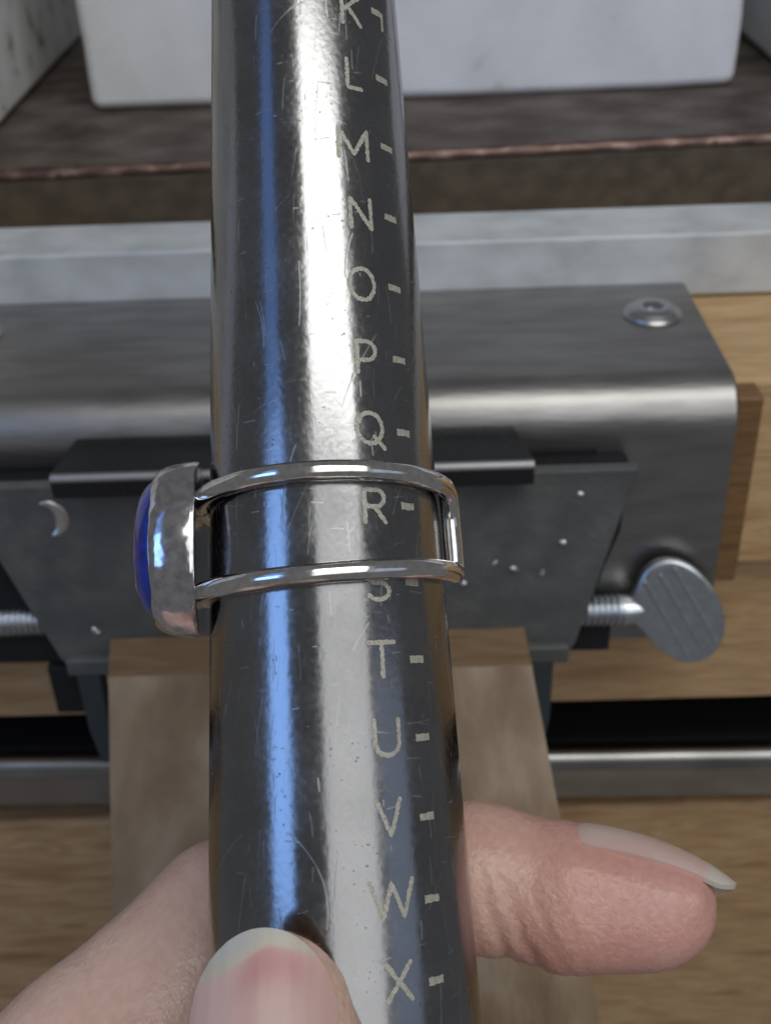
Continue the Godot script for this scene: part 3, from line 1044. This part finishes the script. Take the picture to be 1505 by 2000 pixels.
# ------------------------------------------------------------------ ring
func build_ring() -> void:
	var t := thing("silver_ring", "silver ring of two round wires with a blue oval stone, pushed onto the mandrel", "ring", mandrel_frame)
	var upper := func(a: float) -> float: return 0.75 + 0.1 * sin(a) + 0.95 * cos(a)
	var lower := func(a: float) -> float: return -6.15 + 0.42 * sin(a) + 0.12 * cos(a)
	# the right end stands a little off the steel
	var on := func(y: float, a: float) -> Vector3: return on_cone(y, a, 0.83 + 0.12 * smoothstep(0.6, 1.6, a))
	# front and back loops: out along the upper wire, square turn, back along the lower one
	for side in [1, -1]:
		var pts := PackedVector3Array()
		var a0 := -99.0 if side == 1 else -84.0
		var a1 := 70.0 if side == 1 else -170.0
		var turn := 18.5 if side == 1 else 9.5
		var n := 60
		for i in n + 1:
			var a := deg_to_rad(lerpf(a0, a1, float(i) / n))
			pts.append(on.call(upper.call(a), a))
		var e := deg_to_rad(a1)
		var yu: float = upper.call(e)
		var yl: float = lower.call(e)
		for k in range(1, 9):
			var q := k * PI / 16
			var da: float = side * deg_to_rad(turn) * sin(q)
			pts.append(on.call(yu - 3.0 * (1.0 - cos(q)), e + da))
		for k in range(1, 8):
			pts.append(on.call(lerpf(yu - 3.0, yl + 1.0, k / 8.0), e + side * deg_to_rad(turn)))
		for k in 8:
			var q := k * PI / 14
			pts.append(on.call(yl + 1.0 * (1.0 - sin(q)), e + side * deg_to_rad(turn - 5.0 * (1.0 - cos(q)))))
		for i in n + 1:
			var a := deg_to_rad(lerpf(a1 + side * (turn - 5.5), a0, float(i) / n))
			pts.append(on.call(lower.call(a), a))
		var mb := MB.new()
		tube(mb, pts, func(i): return 0.80 + 0.012 * sin(i * 0.9), 20)
		mb.smooth()
		obj("wire_loop", mb, M.wire_silver, t)
	# bezel: oval cup on the left, its mouth turned a little to the viewer
	var out := Vector3(-0.997, 0.02, 0.065).normalized()
	var ay := Vector3(0.02, 1, 0)
	ay = (ay - out * ay.dot(out)).normalized()
	var az := ay.cross(out)
	var c := Vector3(-10.35, -2.62, -0.2)
	var mb := MB.new()
	var prof := [[0.0, 0.0], [0.0, 0.985], [0.1, 1.005], [0.4, 1.01], [1.2, 0.995], [2.0, 0.975], [2.65, 0.95], [3.1, 0.92], [3.45, 0.885], [3.65, 0.855], [3.72, 0.835], [3.62, 0.815], [3.2, 0.81]]
	var segs := 96
	var rows := []
	for p in prof:
		var row := []
		for s in segs:
			var a := TAU * s / segs
			var d := ay * cos(a) * 7.3 + az * sin(a) * 5.7
			var wob := 1.0 + ((0.012 + 0.012 * smoothstep(0.3, -0.8, cos(a))) * noise_a.get_noise_3d(cos(a) * 130, sin(a) * 140, p[0] * 34.0) + 0.002 * noise_b.get_noise_3d(cos(a) * 300, sin(a) * 300, p[0] * 90.0) if p[1] > 0.0 else 0.0)
			var x: float = p[0] + (0.22 * noise_a.get_noise_2d(cos(a) * 160, sin(a) * 160) if p[0] > 3.0 else 0.0)
			row.append(mb.add(c + out * x + d * p[1] * wob, (d.normalized() * 0.8 + out * (0.6 if p[0] > 3.0 else -0.2)).normalized()))
		rows.append(row)
	for j in prof.size() - 1:
		for s in segs:
			mb.quad(rows[j][s], rows[j][(s + 1) % segs], rows[j + 1][(s + 1) % segs], rows[j + 1][s])
	mb.smooth()
	obj("bezel", mb, M.silver, t)
	mb = MB.new()
	rows = []
	for j in 17:
		var f := PI / 2 * j / 16.0
		var row := []
		for s in 72:
			var a := TAU * s / 72
			var k := pow(maxf(cos(f), 0.0), 0.7)
			row.append(mb.add(c + out * (3.0 + 2.5 * sin(f)) + (ay * cos(a) * 7.3 + az * sin(a) * 5.7) * 0.83 * k, (out * sin(f) + (ay * cos(a) + az * sin(a)) * cos(f)).normalized()))
		rows.append(row)
	for j in 16:
		for s in 72:
			mb.quad(rows[j][s], rows[j][(s + 1) % 72], rows[j + 1][(s + 1) % 72], rows[j + 1][s])
	mb.smooth()
	obj("stone", mb, M.blue_stone, t)


# ------------------------------------------------------------------ hand
# a smooth union of tapered capsules, meshed as surface nets; keep(p) says which cells belong to this grid
func nets(mb: MB, bones: Array, lo: Vector3, hi: Vector3, cell: float, k: float, paint: Callable, shape: Callable) -> void:
	var n := Vector3i(((hi - lo) / cell).ceil()) + Vector3i.ONE
	var f := PackedFloat32Array()
	f.resize(n.x * n.y * n.z)
	f.fill(0.0)
	var sy := n.x
	var sz := n.x * n.y
	for b in bones:
		var a: Vector3 = b[0]
		var e: Vector3 = b[1]
		var ra: float = b[2]
		var rb: float = b[3]
		var pad := 3.0
		var mn := Vector3i(((a - Vector3.ONE * (ra + pad)).min(e - Vector3.ONE * (rb + pad)) - lo) / cell).max(Vector3i.ZERO)
		var mx := Vector3i(((a + Vector3.ONE * (ra + pad)).max(e + Vector3.ONE * (rb + pad)) - lo) / cell).min(n - Vector3i.ONE)
		var d := e - a
		var l2 := maxf(d.length_squared(), 1e-6)
		for z in range(mn.z, mx.z + 1):
			for y in range(mn.y, mx.y + 1):
				for x in range(mn.x, mx.x + 1):
					var p := lo + Vector3(x, y, z) * cell - a
					var t := clampf(p.dot(d) / l2, 0.0, 1.0)
					var dist := (p - d * t).length() - ra - (rb - ra) * t
					if dist < 4.0:
						f[x + y * sy + z * sz] += exp(-k * dist)
	# the surface is where the sum is 1
	var at := {}
	for z in n.z - 1:
		for y in n.y - 1:
			var base := y * sy + z * sz
			for x in n.x - 1:
				var i := base + x
				var v0 := f[i]
				var in0 := v0 > 1.0
				if (f[i + 1] > 1.0) == in0 and (f[i + sy] > 1.0) == in0 and (f[i + sz] > 1.0) == in0 and (f[i + 1 + sy] > 1.0) == in0 and (f[i + 1 + sz] > 1.0) == in0 and (f[i + sy + sz] > 1.0) == in0 and (f[i + 1 + sy + sz] > 1.0) == in0:
					continue
				var sum := Vector3.ZERO
				var cnt := 0
				var vals := []
				for c in 8:
					vals.append(maxf(f[i + (c & 1) + ((c >> 1) & 1) * sy + ((c >> 2) & 1) * sz], 1e-9))
				for e in [[0, 1], [2, 3], [4, 5], [6, 7], [0, 2], [1, 3], [4, 6], [5, 7], [0, 4], [1, 5], [2, 6], [3, 7]]:
					var va: float = vals[e[0]]
					var vb: float = vals[e[1]]
					if (va > 1.0) == (vb > 1.0):
						continue
					var la := log(va)
					var lb := log(vb)
					var t := la / (la - lb)
					sum += Vector3(e[0] & 1, (e[0] >> 1) & 1, (e[0] >> 2) & 1).lerp(Vector3(e[1] & 1, (e[1] >> 1) & 1, (e[1] >> 2) & 1), t)
					cnt += 1
				var p := lo + (Vector3(x, y, z) + sum / cnt) * cell
				var g := Vector3(vals[1] + vals[3] + vals[5] + vals[7] - vals[0] - vals[2] - vals[4] - vals[6], vals[2] + vals[3] + vals[6] + vals[7] - vals[0] - vals[1] - vals[4] - vals[5], vals[4] + vals[5] + vals[6] + vals[7] - vals[0] - vals[1] - vals[2] - vals[3])
				var nn := -g.normalized()
				p += nn * float(shape.call(p, nn))
				at[i] = mb.add(p, nn, Vector2.ZERO, paint.call(p, nn))
	for i in at:
		var x: int = i % sy
		var y: int = (i / sy) % n.y
		var z: int = i / sz
		for ax in 3:
			var st: int = [1, sy, sz][ax]
			var su: int = [sy, sz, 1][ax]
			var sw: int = [sz, 1, sy][ax]
			if [y, z, x][ax] == 0 or [z, x, y][ax] == 0:
				continue
			if (f[i] > 1.0) == (f[i + st] > 1.0):
				continue
			if at.has(i - su) and at.has(i - sw) and at.has(i - su - sw):
				mb.quad(at[i], at[i - su], at[i - su - sw], at[i - sw])
	mb.smooth()


const TIP := Vector3(28.4, -35.7, -15.0)
const DIP := Vector3(12.0, -32.9, -17.6)
const PIP := Vector3(-11.5, -36.6, -18.6)
const MCP := Vector3(-40.0, -62.0, -3.0)
const THUMB_TIP := Vector3(-4.3, -36.8, 9.2)
const THUMB_JOINT := Vector3(-6.0, -54.0, 17.0)


func skin_paint(p: Vector3, _n: Vector3) -> Color:
	# linear skin colours: paler on the finger's root, flushed towards the fingertip
	var pale := Color(0.76, 0.52, 0.415)
	var pink := Color(0.68, 0.37, 0.31)
	var flush := smoothstep(4.0, 22.0, p.x)
	flush = clampf(flush + 0.35 * noise_a.get_noise_3dv(p * 9.0), 0.0, 1.0)
	var c := pale.lerp(pink, flush)
	var blot := noise_b.get_noise_3dv(p * 22.0)
	c = c.lerp(Color(0.62, 0.31, 0.26), clampf(blot * 0.5, 0.0, 0.25))
	# the flexion creases are redder skin
	return c


func skin_shape(p: Vector3, n: Vector3) -> float:
	var d := 0.10 * noise_b.get_noise_3dv(p * 16.0)
	# flexion creases across the pad side of the index finger near its last joint
	var ax := (TIP - DIP).normalized()
	if p.x > 4.0:
		var s := (p - DIP).dot(ax)
		var q := p.y + 33.0
		var palm := smoothstep(-0.2, 0.5, n.z - 0.55 * n.y)
		for c in [[-0.6, 0.50, 0.30, 0.42], [1.3, 0.6, 0.5, 0.40], [3.2, 0.75, 0.42, 0.38], [5.6, 0.8, 0.20, 0.42], [-2.4, 0.4, 0.26, 0.42], [7.6, 0.8, 0.10, 0.4]]:
			var u: float = s - c[0] + q * c[1] * 0.55 + 0.45 * noise_a.get_noise_2d(p.y * 30.0, c[0] * 40.0)
			d -= 0.65 * c[2] * palm * smoothstep(3.5, -1.5, q) * exp(-u * u / (c[3] * c[3]))
		# fine slanting wrinkles
		var w := s * 1.0 + q * 0.75 + 0.8 * noise_a.get_noise_3dv(p * 14.0)
		d += 0.045 * palm * sin(w * 5.2) * smoothstep(9.0, 2.0, absf(s - 4.0))
	return d


func build_hand() -> void:
	var t := thing("hand", "left hand pinching the steel mandrel between thumb and index finger", "hand", mandrel_frame)
	var index := [
		[TIP, Vector3(20, -34.6, -16.4), 5.0, 6.2], [Vector3(26.5, -36.3, -14.6), Vector3(20.5, -35.6, -15.2), 4.9, 5.6], [Vector3(20, -34.6, -16.4), DIP, 6.2, 6.6],
		[DIP, Vector3(0, -34.6, -19.0), 6.7, 7.0], [Vector3(0, -34.6, -19.0), PIP, 7.0, 7.9], [PIP, Vector3(-23, -46.5, -12.5), 7.9, 8.6],
		[Vector3(-23, -46.5, -12.5), MCP, 8.6, 11.0], [Vector3(-14, -40, -14), Vector3(-22, -50, -8), 6.5, 8.0],
		[Vector3(20.0, -31.9, -11.8), Vector3(30.2, -34.6, -11.0), 1.2, 0.9],
	]
	var thumb := [
		[THUMB_TIP, Vector3(-3.9, -44, 11.0), 5.5, 7.4], [Vector3(-3.9, -44, 11.0), THUMB_JOINT, 7.4, 8.4], [THUMB_JOINT, Vector3(-16, -76, 18), 8.2, 9.0], [Vector3(-16, -76, 18), Vector3(-38, -104, 8), 9.0, 13.0],
	]
	var rest := [
		[MCP, Vector3(-40, -112, 2), 11.0, 13.0], [Vector3(-44, -78, -6), Vector3(-44, -118, 0), 11.0, 13.0], [Vector3(-44, -92, -8), Vector3(-46, -124, 0), 10.0, 13.0], [Vector3(-42, -106, -8), Vector3(-46, -130, 0), 9.5, 13.0],
		[Vector3(-42, -122, 2), Vector3(-62, -170, 14), 17.0, 20.0], [MCP, Vector3(-42, -106, -8), 10.0, 9.5],
		# middle, ring and little finger close round the thick end
		[Vector3(-44, -78, -6), Vector3(-18, -66, -24), 9.5, 8.0], [Vector3(-18, -66, -24), Vector3(8, -62, -24), 8.0, 7.0], [Vector3(8, -62, -24), Vector3(22, -64, -14), 7.0, 5.8],
		[Vector3(-44, -92, -8), Vector3(-20, -82, -26), 9.0, 7.8], [Vector3(-20, -82, -26), Vector3(6, -79, -25), 7.8, 6.8], [Vector3(6, -79, -25), Vector3(20, -80, -14), 6.8, 5.6],
		[Vector3(-42, -106, -8), Vector3(-22, -97, -24), 8.0, 6.8], [Vector3(-22, -97, -24), Vector3(0, -94, -24), 6.8, 6.0], [Vector3(0, -94, -24), Vector3(13, -94, -15), 6.0, 5.0],
	]
	var mb := MB.new()
	# fine grids where the hand is close to the lens, a coarser one for the rest; their overlap lies below the frame
	nets(mb, index, Vector3(-50, -66, -30), Vector3(36, -22, 9), 0.44, 1.6, skin_paint, skin_shape)
	nets(mb, thumb, Vector3(-24, -66, 2), Vector3(10, -28, 30), 0.5, 1.6, skin_paint, skin_shape)
	nets(mb, index.slice(5, 8) + thumb.slice(2) + rest, Vector3(-88, -196, -40), Vector3(34, -48, 40), 1.7, 1.0, skin_paint, skin_shape)
	obj("skin", mb, M.skin, t)
	# nails
	var dors := Vector3(0.0, 0.30, 0.95).normalized()
	var along := Vector3(0.04, 0.95, -0.36).normalized()
	obj("thumb_nail", nail(Vector3(-4.5, -30.2, 13.9), along, dors, 4.85, 15.0, 7.0, 0.42, 1.1, 1.3), M.nail, t)
	obj("index_nail", nail_round(Vector3(19.4, -34.4, -16.4), Vector3(27.6, -35.6, -15.1), Vector3(34.1, -37.5, -14.4), 6.55, 5.8, 3.7, Vector3(0.2, 0.93, -0.26), 56.0), M.nail, t)


# a nail that wraps the finger's own axis (three points and radii from root to free edge) by half an angle to each side
func nail_round(a: Vector3, b: Vector3, c: Vector3, ra: float, rb: float, rc: float, dorsal: Vector3, spread: float) -> MB:
	var mb := MB.new()
	var nu := 36
	var nv := 60
	var rows := [[], []]
	for lay in 2:
		for j in nv + 1:
			var g := float(j) / nv
			var w0 := (1.0 - g) * (1.0 - g)
			var w1 := 2.0 * g * (1.0 - g)
			var w2 := g * g
			# the middle point is passed through, not approached
			var bb := b * 2.0 - (a + c) * 0.5
			var rr := rb * 2.0 - (ra + rc) * 0.5
			var p0 := a * w0 + bb * w1 + c * w2
			var r := ra * w0 + rr * w1 + rc * w2
			var d := ((bb - a) * (1.0 - g) + (c - bb) * g).normalized()
			var up := (dorsal - d * dorsal.dot(d)).normalized()
			var side := up.cross(d)
			var half := deg_to_rad(spread) * sqrt(1.0 - pow(1.0 - clampf(g / 0.16, 0.0, 1.0), 2.0)) * sqrt(1.0 - pow(clampf((g - 0.8) / 0.2, 0.0, 1.0), 2.0))
			half = maxf(half, 0.02)
			var sink := -0.45 * smoothstep(0.14, 0.0, g)
			var row := []
			for i in nu + 1:
				var u := -1.0 + 2.0 * i / nu
				var t := half * u
				var nn := up * cos(t) + side * sin(t)
				var edge := g - 0.80 + 0.05 * u * u
				var col := Color(0.66, 0.43, 0.38).lerp(Color(0.70, 0.52, 0.46), clampf(0.5 + noise_a.get_noise_2d(t * 90.0, g * 120.0), 0.0, 1.0))
				col = col.lerp(Color(0.64, 0.58, 0.50), smoothstep(-0.03, 0.04, edge))
				row.append(mb.add(p0 + nn * (r + sink + 0.02 * noise_b.get_noise_2d(t * 200.0, g * 20.0) - 0.55 * lay), nn * (1.0 - 2.0 * lay), Vector2.ZERO, col))
			rows[lay].append(row)
	for lay in 2:
		for j in nv:
			for i in nu:
				mb.quad(rows[lay][j][i], rows[lay][j][i + 1], rows[lay][j + 1][i + 1], rows[lay][j + 1][i])
	for i in [0, nu]:
		var rim := []
		for j in nv + 1:
			var away: Vector3 = (mb.v[rows[0][j][i]] - mb.v[rows[0][j][nu / 2]]).normalized()
			for lay in 2:
				rim.append(mb.add(mb.v[rows[lay][j][i]], away, Vector2.ZERO, mb.c[rows[lay][j][i]]))
		for j in nv:
			mb.quad(rim[j * 2], rim[j * 2 + 2], rim[j * 2 + 3], rim[j * 2 + 1])
	mb.smooth()
	return mb


# a nail plate: free edge at tip, running back against along; half its width w, length len, curved over radius rc
func nail(tip: Vector3, along: Vector3, dorsal: Vector3, w: float, len: float, rc: float, thick: float, free: float, slant: float) -> MB:
	along = along.normalized()
	dorsal = (dorsal - along * dorsal.dot(along)).normalized()
	var side := dorsal.cross(along).normalized()
	var mb := MB.new()
	var nu := 40
	var nv := 60
	var rows := [[], []]
	for lay in 2:
		for j in nv + 1:
			var s := len * pow(float(j) / nv, 1.5)
			var ww := w * (sqrt(1.0 - pow(1.0 - minf(s / (w * 1.15), 1.0), 2.0)) if s < w * 1.15 else 1.0) * (1.0 + 0.10 * s / len)
			ww = maxf(ww, 0.02)
			var row := []
			for i in nu + 1:
				var u := -1.0 + 2.0 * i / nu
				var x := ww * u
				var drop := sqrt(maxf(rc * rc - x * x, 0.0)) - rc
				var lift := -0.5 * pow(1.0 - minf(s / len, 1.0), 2.0)
				var ridge := 0.05 * noise_b.get_noise_2d(x * 90.0, s * 4.0) + 0.03 * noise_a.get_noise_2d(x * 30.0, s * 12.0)
				var p := tip - along * s + side * x + dorsal * (drop + lift + ridge - (thick if lay == 1 else 0.0))
				var edge := s - (free + slant * smoothstep(-0.1, 0.8, u) + 0.25 * sin(u * 2.0 + 0.6) + 1.0 * u * u + 0.3 * noise_a.get_noise_2d(u * 90.0, 3.0))
				var c := Color(0.50, 0.48, 0.42).lerp(Color(0.58, 0.49, 0.37), smoothstep(-1.6, -0.2, edge) * 0.75)
				var bed := Color(0.62, 0.40, 0.345).lerp(Color(0.53, 0.22, 0.215), exp(-pow((edge - 1.1) / 1.5, 2.0)) * 0.85 * smoothstep(0.6, 0.0, u) * smoothstep(-1.0, -0.3, u))
				bed = bed.lerp(Color(0.66, 0.47, 0.415), clampf(0.25 * noise_a.get_noise_2d(x * 60.0 + s * 9.0, s * 3.0) + smoothstep(0.1, 1.0, u) * 0.6, 0.0, 1.0))
				c = c.lerp(bed, smoothstep(-0.25, 0.25, edge))
				row.append(mb.add(p, dorsal * (1.0 if lay == 0 else -1.0), Vector2.ZERO, c))
			rows[lay].append(row)
	for lay in 2:
		for j in nv:
			for i in nu:
				mb.quad(rows[lay][j][i], rows[lay][j][i + 1], rows[lay][j + 1][i + 1], rows[lay][j + 1][i])
	for i in [0, nu]:
		var rim := []
		for j in nv + 1:
			for lay in 2:
				rim.append(mb.add(mb.v[rows[lay][j][i]], side * (-1.0 if i == 0 else 1.0), Vector2.ZERO, mb.c[rows[lay][j][i]]))
		for j in nv:
			mb.quad(rim[j * 2], rim[j * 2 + 2], rim[j * 2 + 3], rim[j * 2 + 1])
	mb.smooth()
	return mb
